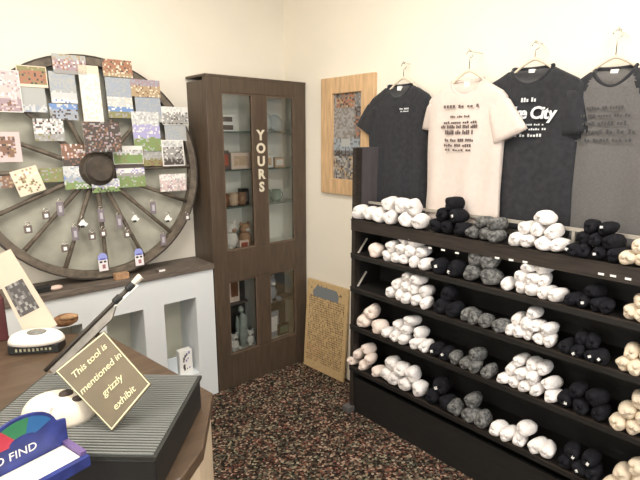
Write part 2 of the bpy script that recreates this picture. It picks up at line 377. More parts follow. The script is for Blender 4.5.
# ------------------------------------------------------------ white counter cabinet with ledge under the wheel
CF, CX0, CX1, CT = -.245, -2.75, -.768, .85
wc = empty('low_cabinet', (-1.75, -.12, 0), 'white low wall cabinet with open niches under the wagon wheel', 'cabinet')
b = MB(); ops = [(-1.10, -.893), (-1.430, -1.222), (-1.760, -1.552), (-2.09, -1.882), (-2.42, -2.212)]
xs = sorted([x for o in ops for x in o]); NZ0, NZ1 = .185, .687
edges = [CX0] + xs + [CX1]
for i in range(0, len(edges), 2): b.box((edges[i], CF, 0), (edges[i+1], CF+.018, CT))
for x0, x1 in ops: b.box((x0, CF, 0), (x1, CF+.018, NZ0)); b.box((x0, CF, NZ1), (x1, CF+.018, CT))
b.build('face_panel', M_WHITEPAINT, wc)
for x in (CX0, CX1-.018): MB().box((x, CF+.018, 0), (x+.018, -.004, CT)).build('side_panel', M_WHITEPAINT, wc)
MB().box((CX0+.018, -.012, 0), (CX1-.018, -.004, CT)).build('back_panel', mat('dimmed_cream_panel', (.55, .54, .44), .6), wc)  # cream niche back, its dim lighting put into the olive colour
MB().box((CX0+.018, CF+.018, NZ0-.02), (CX1-.018, -.012, NZ0)).build('shelf', M_WHITEPAINT, wc)
for i in range(len(ops)-1):
    x = (ops[i][0] + ops[i+1][1])/2
    MB().box((x-.06, CF+.018, NZ0), (x+.06, -.012, CT)).build('divider', M_WHITEPAINT, wc)
MB().box((ops[0][1], CF+.018, NZ0), (CX1-.018, -.012, CT)).build('divider', M_WHITEPAINT, wc)
ledge = MB().box((CX0-.01, CF-.015, CT), (-.765, -.002, .885)).build('ledge_top', M_LEDGE, wc, bevel=.004)
g = ibox('gift_box', -.960, -.175, NZ0, .085, .05, .155, M_WHITE, 'small white box with blue and dark figures in the right niche', 'box')
gp = MB(); rnd = random.Random(3)
for k in range(14):
    x = -.995 + rnd.random()*.06; z = NZ0+.02+rnd.random()*.11; s = .006+rnd.random()*.006
    gp.box((x, -.2015, z), (x+s, -.2002, z+s*1.6), rnd.randint(0, 1))
gp.build('print', [mat('violet_print', (.22, .18, .42), .6), c_print], g)
ibox('price_card', -1.045, -.185, NZ0, .06, .012, .125, mat('pale_blue_card', (.68, .74, .80), .6), 'pale blue card leaning left of the small white box in niche', 'card')

# ------------------------------------------------------------ wagon wheel
TL = math.radians(4.5)
WU = Vector((1, 0, 0)); WV = Vector((0, math.sin(TL), math.cos(TL))); WN = WU.cross(WV)   # WN points into the room (-y)
WR = .594
WC = Vector((-1.374, -.108, .8855 + WR*math.cos(TL) + .003))
WM = frame(WC, WU, WV)
wheel = empty('wagon_wheel', WC, 'large old wooden wagon wheel covered with postcards, standing on the ledge', 'wheel', None, WM)
def ringmb(r0, r1, z0, z1, n=64):
    prof = []
    rings = []
    for k in range(n):
        a = 2*PI*k/n; c, s = math.cos(a), math.sin(a)
        rings.append([Vector((c*r0, s*r0, z0)), Vector((c*r1, s*r1, z0)), Vector((c*r1, s*r1, z1)), Vector((c*r0, s*r0, z1))])
    b = MB(); rings.append(rings[0]); b.loft(rings, 0, False, False); return b
rim = ringmb(WR-.046, WR-.008, -.024, .024).xf(WM).build('rim', M_WHEELWOOD, wheel)
ringmb(WR-.008, WR, -.026, .026).xf(WM).build('tire', M_IRON, rim)
hub = MB().lathe([(.05, -.03), (.085, -.028), (.10, -.01), (.10, .03), (.08, .075), (.06, .085), (.06, .10), (.03, .10)], 24, 0, WM)  .build('hub', mat('dark_hub_wood', (.055, .042, .030), .7, noise=.4, nscale=25, bump=.2), wheel, False)
MB().lathe([(.062, .075), (.068, .078), (.068, .092), (.062, .095)], 24, 0, WM).build('hub_band', M_IRON, hub)
for k in range(16):
    a = 2*PI*(k+.0)/16; d = Vector((math.sin(a), -math.cos(a), 0))
    pts = [WM @ (d*r + Vector((0, 0, .012))) for r in (.09, .16, .38, WR-.05)]
    MB().tube(pts, [.012, .013, .010, .012], 8).build('spoke', M_WHEELWOOD, wheel, True)
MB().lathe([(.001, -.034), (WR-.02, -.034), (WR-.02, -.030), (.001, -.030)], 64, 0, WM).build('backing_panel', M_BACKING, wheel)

def onw(px, py, off):   # a point of the wheel's plane, lifted off towards the room
    return on_plane(px, py, WC + WN*off, WN)
P = dict(w=(.74,.72,.69), sky=(.33,.37,.44), haze=(.55,.56,.56), blue=(.16,.27,.52), dk=(.07,.055,.05), br=(.22,.12,.08), rust=(.36,.17,.10), tan=(.42,.31,.19),
         olive=(.24,.23,.10), green=(.20,.30,.11), grey=(.32,.31,.30), pink=(.62,.49,.48), mauve=(.36,.27,.30), cream=(.74,.64,.50), lav=(.38,.36,.60), ltg=(.40,.41,.40))
def pm(k): return mat('print_'+k, P[k], .55)
def picture(name, M, w, h, rows, label, cat, group=None, border=.0, th=.0025, noise=.25, seed=1, bordercol='w', backname='card'):
    """a flat printed picture of its own thickness: rows = top-down list of (share, palette letters)"""
    root = empty(name, M.translation, label, cat, group, M)
    keys = sorted({k for _, ks in rows for k in ks})
    MB().box((-w/2, -h/2, 0), (w/2, h/2, th)).xf(M).build(backname, pm(bordercol), root)
    rn = random.Random(seed); nx = max(4, int((w-2*border)/.0085)); ny = max(4, int((h-2*border)/.0085))
    cw, chh = (w-2*border)/nx, (h-2*border)/ny; b = MB(); tot = sum(s for s, _ in rows)
    for j in range(ny):
        for i in range(nx):
            t = (j+.5)/ny*tot + rn.uniform(-noise, noise)*.35; acc = 0; ks = rows[-1][1]
            for s, kk in rows:
                acc += s
                if t < acc: ks = kk; break
            x = -w/2+border+i*cw; y = h/2-border-j*chh
            b.add([(x, y-chh, th+.0006), (x+cw, y-chh, th+.0006), (x+cw, y, th+.0006), (x, y, th+.0006)], [(0, 1, 2, 3)], keys.index(ks[0] if rn.random() < .45 else rn.choice(ks)))
    b.xf(M).build('print', [pm(k) for k in keys], root)
    return root
def postcard(x0, y0, x1, y1, rows, label, off=.030, roll=0., border=.0, seed=1, bordercol='w'):
    c = onw((x0+x1)/2, (y0+y1)/2, off); cx = (x0+x1)/2; cy = (y0+y1)/2
    w = (onw(x1, cy, off)-onw(x0, cy, off)).length; h = (onw(cx, y0, off)-onw(cx, y1, off)).length
    u = WU*math.cos(roll)+WV*math.sin(roll); v = WV*math.cos(roll)-WU*math.sin(roll)
    picture('postcard', frame(c, u, v), w, h, rows, label, 'postcard', 'postcards on the wagon wheel', border, seed=seed, bordercol=bordercol)
O1, O2, O3 = .031, .036, .041
postcard(20, 86, 46, 112, [(3, ['ltg']), (1, ['haze', 'sky'])], 'grey blue postcard under the canyon card, upper left of wheel', O1, seed=2)
postcard(50, 72, 76, 103, [(3, ['ltg', 'sky']), (1, ['haze']), (.6, ['w', 'blue'])], 'tall hazy sky postcard with white lower edge under the red collage card', O1, seed=3)
postcard(50, 104, 78, 120, [(1, ['blue', 'haze']), (2, ['sky', 'dk', 'grey'])], 'dim blue and dark landscape postcard above hub, left of cream envelope', O1, seed=4)
postcard(81, 66, 101, 124, [(1, ['cream']), (6, ['w', 'w', 'cream'])], 'tall plain cream card with no picture at top of wheel', O2, seed=5, bordercol='cream')
postcard(107, 78, 132, 118, [(4, ['sky', 'ltg']), (2, ['haze', 'w', 'cream']), (.9, ['blue', 'w']), (1.4, ['olive', 'grey'])], 'seaside postcard with blue stripe right of tall cream card', O1, seed=6)
postcard(136, 96, 161, 122, [(3, ['sky', 'ltg']), (1, ['ltg', 'haze'])], 'blank grey sky postcard below the desert card, upper right', O1, seed=7)
postcard(133, 112, 160, 151, [(2, ['haze', 'w', 'ltg']), (2, ['lav', 'w', 'lav', 'haze']), (2, ['green', 'olive', 'ltg'])], 'postcard of purple flowers right of the hub', O2, seed=8)
postcard(17, 66, 47, 87, [(1, ['olive', 'tan']), (3, ['rust', 'br', 'olive', 'dk', 'rust']), (.6, ['cream'])], 'brown and olive canyon postcard at upper left rim', O2, seed=9, border=.004, bordercol='cream')
postcard(53, 55, 86, 74, [(1, ['ltg', 'tan']), (2, ['mauve', 'w', 'rust', 'br', 'pink']), (.6, ['grey'])], 'mauve and red collage postcard at top of rim', O2, seed=10)
postcard(103, 60, 132, 77, [(3, ['rust', 'br', 'tan', 'dk', 'cream']), (1, ['tan', 'cream'])], 'orange and brown crowded postcard at top right of rim', O2, seed=11)
postcard(131, 80, 160, 97, [(1, ['mauve', 'sky']), (2, ['tan', 'br', 'cream', 'tan'])], 'desert postcard with mauve sky on upper right rim', O2, seed=12)
postcard(162, 107, 188, 125, [(1, ['w', 'haze']), (2, ['grey', 'dk', 'w', 'ltg'])], 'black and white town postcard at right rim', O2, seed=13, border=.003)
postcard(165, 123, 186, 141, [(3, ['ltg', 'sky'])], 'plain grey postcard just above the white bordered portrait', O1, seed=14)
postcard(162, 140, 184, 166, [(1, ['haze', 'w', 'ltg']), (2, ['grey', 'dk', 'w', 'grey']), (1, ['dk', 'grey'])], 'black and white portrait postcard with white border, right side', O2, seed=15, border=.007)
postcard(160, 174, 186, 191, [(1, ['w', 'pink', 'haze']), (2, ['pink', 'mauve', 'ltg', 'w'])], 'pinkish snowy mountain postcard at right of wheel', O2, seed=16)
postcard(138, 146, 163, 166, [(2, ['grey', 'ltg']), (1, ['olive', 'br'])], 'grey cloudy postcard left of the bordered portrait', O1, seed=17)
postcard(34, 119, 64, 141, [(2, ['w', 'grey', 'ltg', 'dk', 'pink']), (1, ['grey', 'ltg', 'olive'])], 'speckled grey crowd postcard on left spokes', O2, seed=18)
postcard(84, 122, 121, 152, [(4, ['dk', 'br', 'mauve', 'grey', 'br', 'dk'])], 'large dark brown postcard covering top of the hub', .104, seed=19)
postcard(62, 144, 92, 165, [(2, ['br', 'rust', 'mauve', 'w', 'pink']), (1, ['dk', 'br'])], 'reddish brown rocks postcard at left of the hub', O3, seed=20)
postcard(113, 146, 143, 164, [(.7, ['w']), (1, ['haze', 'grey', 'w']), (2, ['green', 'green', 'olive'])], 'green meadow postcard with white top edge right of hub', O3, seed=21, border=.003)
postcard(117, 165, 145, 187, [(.6, ['dk']), (1, ['w', 'lav']), (.6, ['grey']), (2, ['green', 'olive', 'ltg'])], 'green field postcard with lavender sky below the meadow card', O3, seed=22)
postcard(64, 166, 93, 189, [(2, ['haze', 'w', 'sky']), (1, ['sky', 'blue', 'ltg']), (1.4, ['green', 'olive', 'haze'])], 'blue and green lake postcard at lower left of hub', O3, seed=23)
postcard(92, 179, 120, 192, [(2, ['haze', 'lav', 'w', 'sky']), (1, ['green', 'dk'])], 'narrow pale blue postcard directly below the hub', O3+.02, seed=24)
postcard(-8, 70, 21, 112, [(3, ['pink', 'w', 'pink', 'mauve']), (1.4, ['mauve', 'pink', 'br'])], 'large pink postcard cut by the left edge of the photo', O3, seed=25, border=.004)
postcard(-6, 132, 21, 162, [(3, ['br', 'tan', 'mauve', 'dk', 'pink'])], 'brown portrait photo in pale pink mat at far left', O3, seed=26, border=.022, bordercol='pink')
postcard(14, 168, 42, 194, [(1, ['cream', 'w', 'tan']), (2, ['cream', 'tan', 'br', 'olive', 'cream'])], 'tilted cream postcard with small brown scene at left', O3, roll=.26, seed=27, border=.006, bordercol='cream')
postcard(-8, 176, 13, 188, [(1, ['br', 'tan', 'grey'])], 'narrow brown postcard behind the tilted cream card', O2, seed=28)
postcard(40, 168, 64, 182, [(1, ['olive', 'green', 'grey'])], 'dull olive postcard between tilted cream card and lake card', O1, seed=29)

def keychain(px, py, kind, label, off=.032):
    c = onw(px, py, off); s = 1
    M = frame(c, WU, WV)
    root = empty('keychain', c, label, 'keychain', 'keychains on the lower spokes', M)
    if kind == 'dark':
        MB().box((-.018, -.021, 0), (.018, .018, .005)).xf(M).build('charm', c_print, root, bevel=.002)
        MB().box((-.008, -.012, .005), (.008, .006, .0062)).xf(M).build('inlay', M_WHITE, root)
    elif kind == 'tall':
        MB().box((-.017, -.040, 0), (.017, .032, .005)).xf(M).build('charm', mat('mauve_grey_card', (.20, .17, .19), .6), root, bevel=.002)
        MB().box((-.007, -.022, .005), (.007, .012, .0062)).xf(M).build('inlay', mat('grey_inlay', (.45, .43, .47), .5), root)
    else:
        pts = [(-.016, .004), (-.024, -.006), (-.013, -.016), (.012, -.018), (.024, -.006), (.012, .002), (.004, .018), (-.006, .016)]
        b = MB(); b.prism(pts, 0, .006); b.xf(M).build('charm', M_WHITE, root)
        MB().box((-.014, -.024, 0), (.004, -.012, .007)).xf(M).build('inlay', M_BLACK, root)
    ring = [M @ Vector((.009*math.cos(a), .026+(.012 if kind == 'tall' else 0)+.009*math.sin(a), .003)) for a in [2*PI*k/10 for k in range(11)]]
    MB().tube(ring, .0016, 5).build('ring', M_CHROME, root, True)
kc = [(28,229,'dark','dark keychain with white inlay near left rim, lowest on its spoke'), (46,215,'dark','dark keychain with white inlay midway along lower left spoke'),
 (60,208,'tall','tall mauve keychain nearest hub on lower left spoke'), (75,233,'tall','tall mauve keychain on the second spoke left of the bottom'),
 (83,223,'white','white figure keychain left of the bottom spoke'), (65,248,'dark','dark keychain just above rim at lower left'),
 (92,236,'dark','dark keychain immediately left of the bottom spoke'), (103,233,'dark','dark keychain hanging midway on the bottom spoke'), (101,215,'tall','tall mauve keychain high on the bottom spoke'),
 (119,221,'tall','tall mauve keychain on first spoke right of the bottom'), (135,218,'white','white figure keychain with black base between lower right spokes'),
 (127,234,'dark','dark keychain low on first spoke right of the bottom'), (153,207,'tall','tall mauve keychain on spoke right of hub'),
 (168,218,'white','white figure keychain nearest the right rim'), (187,217,'dark','dark keychain with white inlay at right rim'), (163,239,'tall','tall mauve keychain on lower right rim')]
for a in kc: keychain(*a)
def tagcard(px, py, label):
    c = onw(px, py, .040); M = frame(c, WU, WV)
    root = empty('gift_tag', c, label, 'tag', 'blue topped gift tags', M)
    w, h = .048, .098
    MB().box((-w/2, -h/2, 0), (w/2, h*.12, .003)).xf(M).build('card', mat('tag_white', (.80, .76, .78), .6), root)
    pts = [(-w/2, h*.12), (w/2, h*.12), (w/2, h*.32), (w*.25, h*.5), (-w*.25, h*.5), (-w/2, h*.32)]
    MB().prism(pts, 0, .003).xf(M).build('header', mat('tag_blue', (.30, .34, .72), .5), root)
    b = MB(); b.box((-.014, .012, .003), (.014, .020, .004), 1); b.box((-.018, -.004, .003), (-.004, .006, .004), 0); b.box((.004, -.004, .003), (.016, .006, .004), 0); b.box((-.006, -.036, .003), (.010, -.014, .004), 2)
    b.xf(M).build('print', [M_BLACK, mat('navy_print', (.08, .08, .35), .5), mat('dusty_red', (.35, .16, .18), .6)], root)
tagcard(103, 262, 'blue topped gift tag at the very bottom of the wheel')
tagcard(139, 257, 'blue topped gift tag right of the bottom, near tool tip')

# small things on the ledge beside the wheel
p = ony(38, 280, -.20); ibox('jewelry_box', p.x, -.20, .885, .10, .05, .03, M_BLACK, 'small flat black box on the ledge below left rim', 'box')
p = ony(54, 275, -.20); blob('pebble', [('stone', (p.x, -.215, .8985), (.032, .022, .0135), mat('pale_pink_stone', (.68, .52, .44), .5))], 'pale pink stone on ledge below wheel', 'stone')
p = ony(120, 265, -.22); ibox('trinket_box', p.x, -.225, .885, .075, .04, .035, mat('amber_box', (.42, .25, .14), .5, noise=.3, nscale=50), 'amber brown trinket box on ledge between the two blue gift tags', 'box')
p = ony(160, 262, -.22); ibox('trinket_box', p.x, -.225, .885, .05, .035, .018, c_print, 'dark little tray on ledge near right end of wheel', 'box', None, M_WHITE)

# ------------------------------------------------------------ framed picture on right wall
RU, RV = Vector((0, -1, 0)), Vector((0, 0, 1))      # picture axes on the right wall (u to photo right)
def rw(y, z, off=0): return Vector((-off, y, z))
pf = empty('framed_picture', (-.012, -.662, 1.290), 'light wood framed picture hanging on cream wall beside black T-shirt', 'picture')
y0, y1, z0, z1, t = -.428, -.896, 1.290, 2.024, .105
b = MB(); b.box((-.028, y0, z0), (-.002, y0-t, z1)); b.box((-.028, y1+t, z0), (-.002, y1, z1)); b.box((-.028, y0-t, z0), (-.002, y1+t, z0+.10)); b.box((-.028, y0-t, z1-.10), (-.002, y1+t, z1))
b.build('frame', M_LTWOOD, pf, bevel=.004)
b = MB(); rn = random.Random(11)
pal = [P['grey'], P['dk'], P['rust'], P['tan'], (.30, .34, .38), P['ltg'], P['mauve'], (.16, .16, .16), (.22, .20, .18)]
iy0, iy1, iz0, iz1 = y0-t, y1+t, z0+.10, z1-.10
nx, nz = 22, 44; cy = (iy0-iy1)/nx; cz = (iz1-iz0)/nz
for j in range(nz):
    for i in range(nx):
        v = (j+.5)/nz; u = (i+.5)/nx                       # v from the top
        if v < .16: ch = rn.choice([2, 2, 3, 1, 8, 7]) if .1 < u < .75 else rn.choice([7, 8, 0])
        elif v < .52: ch = rn.choice([0, 8, 8, 0] if u < .75 else [1, 2, 8, 7])
        elif v < .66: ch = 5 if .25 < u < .6 and v < .61 else rn.choice([4, 4, 7])
        elif v < .72: ch = rn.choice([1, 7])
        else: ch = rn.choice([1, 5, 3, 7, 7, 0, 8])
        ya = iy0-i*cy; zt = iz1-j*cz
        b.add([(-.008, ya, zt-cz), (-.008, ya-cy, zt-cz), (-.008, ya-cy, zt), (-.008, ya, zt)], [(0, 1, 2, 3)], ch)
b.box((-.0075, iy0, iz0), (-.003, iy1, iz1), 7)
b.build('print', [mat('collage_%s' % n, c, .5) for n, c in zip(('grey', 'black', 'rust', 'tan', 'steel', 'pale', 'mauve', 'soot', 'umber'), pal)], pf)

# ------------------------------------------------------------ wooden board leaning at wall by the floor
TLc, TRc = onx(318, 283, -.02), onx(354, 291, -.02)
BLc = onz(304, 364, .004); BRc = BLc + (TRc-TLc)*1.02; BRc.z = .004; BRc.x = BLc.x + .02
u = (TRc-TLc); v = ((TLc-BLc)+(TRc-BRc))/2
bw = .40; bh = v.length
c0 = (BLc+BRc)/2 + (TRc-TLc).normalized()*.012
LM = frame(c0, (BRc-BLc), v)
board = empty('game_board', c0, 'light pine board with rows of small brown marks leaning on wall by the floor', 'board', None, LM)
MB().box((-bw/2, 0, -.015), (bw/2, bh, 0)).xf(LM).build('panel', M_PINE, board)
b = MB(); fw = .022
b.box((-bw/2, 0, 0), (-bw/2+fw, bh, .008)); b.box((bw/2-fw, 0, 0), (bw/2, bh, .008)); b.box((-bw/2+fw, 0, 0), (bw/2-fw, fw*2.4, .008)); b.box((-bw/2+fw, bh-fw, 0), (bw/2-fw, bh, .008))
b.build('frame', M_PINE, board, bevel=.002)
b = MB(); rn = random.Random(5)
ny_, nx_ = 30, 22
for j in range(ny_):
    for i in range(nx_):
        x = -bw/2+fw+.012 + (bw-2*fw-.024)*i/(nx_-1); y = fw*2.4+.015 + (bh-fw*3.4-.11)*j/(ny_-1)
        if rn.random() < .15: continue
        sx, sy = rn.uniform(.0022, .0052), rn.uniform(.0025, .006)
        b.box((x-sx, y-sy, 0), (x+sx, y+sy, .0012), 1 if (j < 7 and i < 9 and rn.random() < .5) else 0)
b.xf(LM); bo = b.build('markings', [mat('brown_mark', (.15, .085, .045), .6), mat('red_mark', (.32, .08, .04), .6)], board)
b = MB(); b.prism([(-bw/2+.07, bh-.115), (bw/2-.09, bh-.115), (bw/2-.085, bh-.07), (bw/2-.11, bh-.035), (-bw/2+.10, bh-.035), (-bw/2+.06, bh-.08)], 0, .0014)
b.xf(LM).build('badge', mat('slate_print', (.20, .22, .23), .6), board)
b = MB()
for k in range(26):
    x = -bw/2+.04 + (bw-.08)*rn.random(); y = bh-.12+.09*rn.random()
    b.box((x-.004, y-.006, 0), (x+.004, y+.006, .0011))
b.xf(LM).build('border_marks', mat('dark_umber_mark', (.09, .07, .05), .6), board)

# ------------------------------------------------------------ T-shirts on hangers on right wall
def interp(tab, x):
    for (a, b), (c, d) in zip(tab, tab[1:]):
        if x <= c: return b + (d-b)*(x-a)/(c-a) if c > a else d
    return tab[-1][1]
def tee(yc, ztop, L, hw, name_label, m_body, m_sleeve, slL, slR, seed, xb=.045, raglan=False, ww=1.0):
    """u: to photo right (-y), w: into the room (-x), v: up from hem. slL/slR: (cuff u, cuff v, outward lift)"""
    rn = random.Random(seed); z0 = ztop-L
    root = empty('t_shirt', (-xb, yc, z0), name_label, 't-shirt', 'T-shirts hanging on the right wall')
    def P3(u, v, w): return Vector((-(xb+w), yc-u, z0+v))
    hwt = [(0, hw*1.03), (.25*L, hw*.99), (.62*L, hw), (.72*L, hw*1.0), (.80*L, hw*1.03), (.875*L, hw*1.02), (.915*L, hw*.90), (.955*L, hw*.66), (.985*L, hw*.48), (L, hw*.40)]
    tht = [(0, .030), (.5*L, .032), (.75*L, .034), (.9*L, .030), (.97*L, .024), (L, .020)]
    N = 96; ph = [rn.uniform(0, 6) for _ in range(4)]
    rings = []; svals = [L*k/26 for k in range(14)] + [L*(14+k*.4)/26 for k in range(23)] + [L*x for x in (.89, .90, .915, .935, .955, .970, .985, 1.0)]
    for s in svals:
        rg = []; a, t = interp(hwt, s), interp(tht, s)
        for k in range(N):
            th = 2*PI*k/N; cu, su = math.cos(th), math.sin(th)
            u = a*math.copysign(abs(cu)**.75, cu); front = su > 0
            w = t*math.copysign(abs(su)**.6, su)
            fold = (math.sin(u*34+ph[0]+s*3)*.006 + math.sin(u*61+ph[1]-s*5)*.003)*(1-.75*s/L)
            dr = math.sin((abs(u)*9 + s*16)+ph[2])*.0025
            if front: w += fold+dr
            v = s
            if s > .86*L:
                kk = (s-.86*L)/(.14*L)
                dip = (.075 if front else .006)*kk*kk*max(0, 1-(abs(u)/(hw*.46))**2)
                v -= dip
            rg.append(P3(u, v, w))
        rings.append(rg)
    def mf(i, k):
        if not raglan: return 0
        s = (svals[i]+svals[i+1])/2; th = 2*PI*(k+.5)/N; uu = interp(hwt, s)*abs(math.cos(th))**.75
        line = interp([(0, 9), (.62*L, hw*1.1), (.63*L, hw*.98), (.72*L, hw*.80), (.82*L, hw*.62), (.90*L, hw*.48), (L, hw*.36)], s)
        return 1 if uu > line else 0
    MBb = MB(); MBb.loft(rings, 0, True, True, mf)
    body = MBb.build('body', [m_body, m_sleeve], root, True)
    # collar ring
    cr = rings[-1]
    MB().tube([p + Vector((-.001 if True else 0, 0, .002)) for p in cr] + [cr[0]+Vector((-.001, 0, .002))], .0085, 6, 0, False).build('collar', m_sleeve if raglan else m_body, root, True)
    MB().box((-(xb-.006), yc+.013, ztop-.046), (-(xb-.004)-.012, yc-.013, ztop-.008)).build('neck_tag', M_WHITE, root)
    for sg, (cu_, cv_, lift) in ((-1, slL), (1, slR)):
        rg2 = []; n2 = 18
        A = Vector((sg*hw*.80, .845*L, 0)); B = Vector((sg*cu_, cv_, lift))
        for q in range(9):
            t = q/8; c = A.lerp(B, t); d = (B-A).normalized()
            pr = Vector((-d.y, d.x, 0))*sg
            hh = (.060+.038*t if q else .05)*ww; tk = .022+.006*math.sin(t*3)
            ring = []
            for k in range(n2):
                th = 2*PI*k/n2
                q3 = c + pr*(hh*math.cos(th)) + Vector((0, 0, 1))*(tk*math.sin(th)*(1+.25*math.sin(3*th+ph[3])))
                ring.append(P3(q3.x, q3.y, q3.z+.004))
            rg2.append(ring)
        MB().loft(rg2, 0, True, True).build('sleeve', m_sleeve, root, True)
    return root
def front_frame(yc, z, w): return frame((-w, yc, z), (0, -1, 0), (0, 0, 1))
def hanger(yc, ztop, zhook, label, xb=.045, span=.17, m=M_HANGER):
    root = empty('coat_hanger', (-xb, yc, ztop), label, 'hanger', 'hangers on the right wall')
    pts = [(-xb, yc+span*s, ztop+.034-.135*abs(s)**1.45) for s in [x/8 for x in range(-8, 9)]]
    MB().tube(pts, [.005+.002*(1-abs(x/8)) for x in range(-8, 9)], 8).build('arms', m, root, True)
    r = .017; zc = zhook-r; h = [(-xb, yc, ztop+.034), (-xb, yc, zc-r*1.2)] + [(-xb, yc - r*math.sin(a)*1.0+0, zc - r*math.cos(a)) for a in [PI*.05+PI*1.45*k/12 for k in range(13)]]
    MB().tube(h, .0024, 6).build('hook', M_CHROME, root, True)
    nl = MB(); nl.tube([(-.001, yc-.004, zhook-.004), (-xb-.012, yc-.004, zhook-.007)], .0028, 6)
    nl.tube([(-xb-.010, yc-.004, zhook-.008), (-xb-.012, yc-.004, zhook+.006)], .0028, 6)
    tag(nl.build('wall_peg', M_CHROME), 'small metal wall peg holding the '+label.split(' holding ')[1]+' hanger', 'peg', 'wall pegs above the T-shirts')
XB = .05
def hy(px, py, X): return onx(px, py, -X).y
y1_ = hy(404, 64, XB)
X2, X3, X4 = .105, .055, .035
y2_, y3_, y4_ = hy(470, 55, X2), hy(536, 45, X3), hy(618, 36, X4)
t1 = tee(y1_+.022, 1.935, .70, .212, 'plain black T-shirt with small chest print, leftmost on the wall', M_TEEBLACK, M_TEEBLACK, (.240, .450, -.004), (.185, .455, -.012), 1, XB)
hanger(y1_, 1.935, 2.048, 'pale wooden hanger holding the leftmost black T-shirt', XB)
t2 = tee(y2_+.005, 1.918, .69, .205, 'white T-shirt with dark printed lines, between the black shirts', M_TEEWHITE, M_TEEWHITE, (.185, .455, -.030), (.240, .425, .010), 2, X2, ww=.90)
hanger(y2_, 1.925, 2.050, 'pale wooden hanger holding the white T-shirt', X2)
t3 = tee(y3_+.006, 1.950, .71, .220, 'black T-shirt with white oval script print, second from right', M_TEEBLACK, M_TEEBLACK, (.215, .450, -.012), (.195, .425, .004), 3, X3, ww=.72)
hanger(y3_, 1.950, 2.055, 'pale wooden hanger holding the second black T-shirt', X3)
t4 = tee(y4_-.004, 1.920, .70, .182, 'grey raglan T-shirt with black sleeves, rightmost on the wall', M_TEEGREY, M_TEEBLACK, (.150, .430, .012), (.20, .450, 0), 4, X4, raglan=True, ww=.72)
hanger(y4_, 1.925, 2.060, 'pale wooden hanger holding the grey raglan T-shirt', X4)
M_INKW = mat('white_ink', (.72, .74, .76), .7); M_INKD = mat('dark_ink', (.13, .095, .09), .8); M_INKG = mat('charcoal_ink', (.055, .053, .055), .8)
def wordlines(parent, yc, z, w, lines, m, seed):
    """rows of unreadable printed words: lines = (z offset, half width, letter height, letter pitch)"""
    rn = random.Random(seed)
    for dz, hwid, lh, step in lines:
        u = -hwid; b = MB()
        while u < hwid:
            n = rn.randint(2, 5)
            for q in range(n):
                if u > hwid: break
                hgt = lh*rn.choice([.7, 1, 1])
                b.box((-w, yc-u, z+dz), (-w-.002, yc-u-step*.62, z+dz+hgt)); u += step
            u += step*.8
        b.build('print_line', m, parent)
wordlines(t1, y1_-.045, 1.80, XB+.0385, [(0, .032, .008, .008), (-.013, .025, .007, .007)], M_INKW, 3)
wordlines(t2, y2_+.012, 1.655, X2+.0395, [(.135, .09, .014, .017), (.090, .05, .010, .010), (.062, .085, .012, .011), (.040, .10, .016, .009), (.012, .075, .020, .010), (-.022, .075, .014, .011), (-.046, .078, .013, .012), (-.066, .07, .009, .015)], M_INKD, 5)
MT = frame((-X3-.0395, y3_-.004, 1.755), (0, -1, -.03), (0, 0, 1))
text('print', 'Lake City', .072, M_INKW, t3, MT, .002, .90, shear=.1, bold=.0018)
wordlines(t3, y3_-.004, 1.755, X3+.0385, [(.048, .030, .018, .012), (-.052, .075, .007, .009), (-.072, .090, .009, .010), (-.100, .075, .013, .013)], M_INKW, 8)
wordlines(t4, y4_+.000, 1.70, X4+.0425, [(.06, .07, .012, .010), (.03, .09, .012, .010), (0, .08, .014, .012), (-.035, .11, .018, .014), (-.065, .10, .012, .012)], M_INKG, 9)

# ------------------------------------------------------------ black shelf rack
XF, RY0, RY1 = -.270, -.985, -2.62
SZ = (1.20, 1.00, .80, .565, .30)
rack = empty('shelf_rack', (-.14, -1.8, 0), 'long black wooden shelf rack full of rolled shirts along right wall', 'rack')
MB().box((-.255, RY0+.02, 0), (-.035, RY0, 1.20)).build('end_panel', M_BLACKWOOD, rack)
MB().box((-.255, RY0+.02, 1.20), (-.035, RY0, 1.60)).build('upper_panel', M_ENDGREY, rack, bevel=.003)
MB().box((-.262, RY0+.022, 0), (-.215, RY0-.004, 1.598)).build('upright', M_BROWNBLACK, rack)
MB().box((-.255, RY1, 0), (-.035, RY1-.02, 1.60)).build('end_panel', M_ENDGREY, rack)
MB().box((-.035, RY0, .0), (-.022, RY1, 1.20)).build('back_panel', M_BLACKWOOD, rack)
for i, z in enumerate(SZ):
    s = MB().box((XF+.012, RY0-.004, z-.02), (-.036, RY1+.002, z)).build('shelf', M_BLACKWOOD, rack)
    MB().box((XF, RY0+.02, z-(.065 if i == 0 else .030)), (XF+.012, RY1, z-.004)).build('fascia', M_BROWNBLACK if i == 0 else M_BLACKWOOD, s)
    MB().box((XF-.003, RY0+.02, z-.008), (XF+.014, RY1, z)).build('edge_trim', M_TRIM if i == 9 else M_BROWNBLACK, s)
for z in SZ[1:4]:
    MB().tube([(-.165, RY0-.008, z+.075), (-.262, RY0-.008, z-.03)], .006, 6).build('brace', M_RAIL, rack)
MB().box((-.25, RY0, 0), (-.235, RY1, .225)).build('kick_board', M_BLACKWOOD, rack)
MB().box((-.30, RY0+.045, 0), (-.20, RY0-.01, .035)).build('foot', mat('grey_foot', (.10, .095, .095), .5), rack, bevel=.004)
MB().box((-.150, RY0, 1.278), (-.138, RY1, 1.292)).build('back_rail', M_RAIL, rack)
for y in (-1.60, -2.12): MB().box((-.149, y, 1.20), (-.139, y-.012, 1.278)).build('rail_post', M_RAIL, rack)
y = -1.50
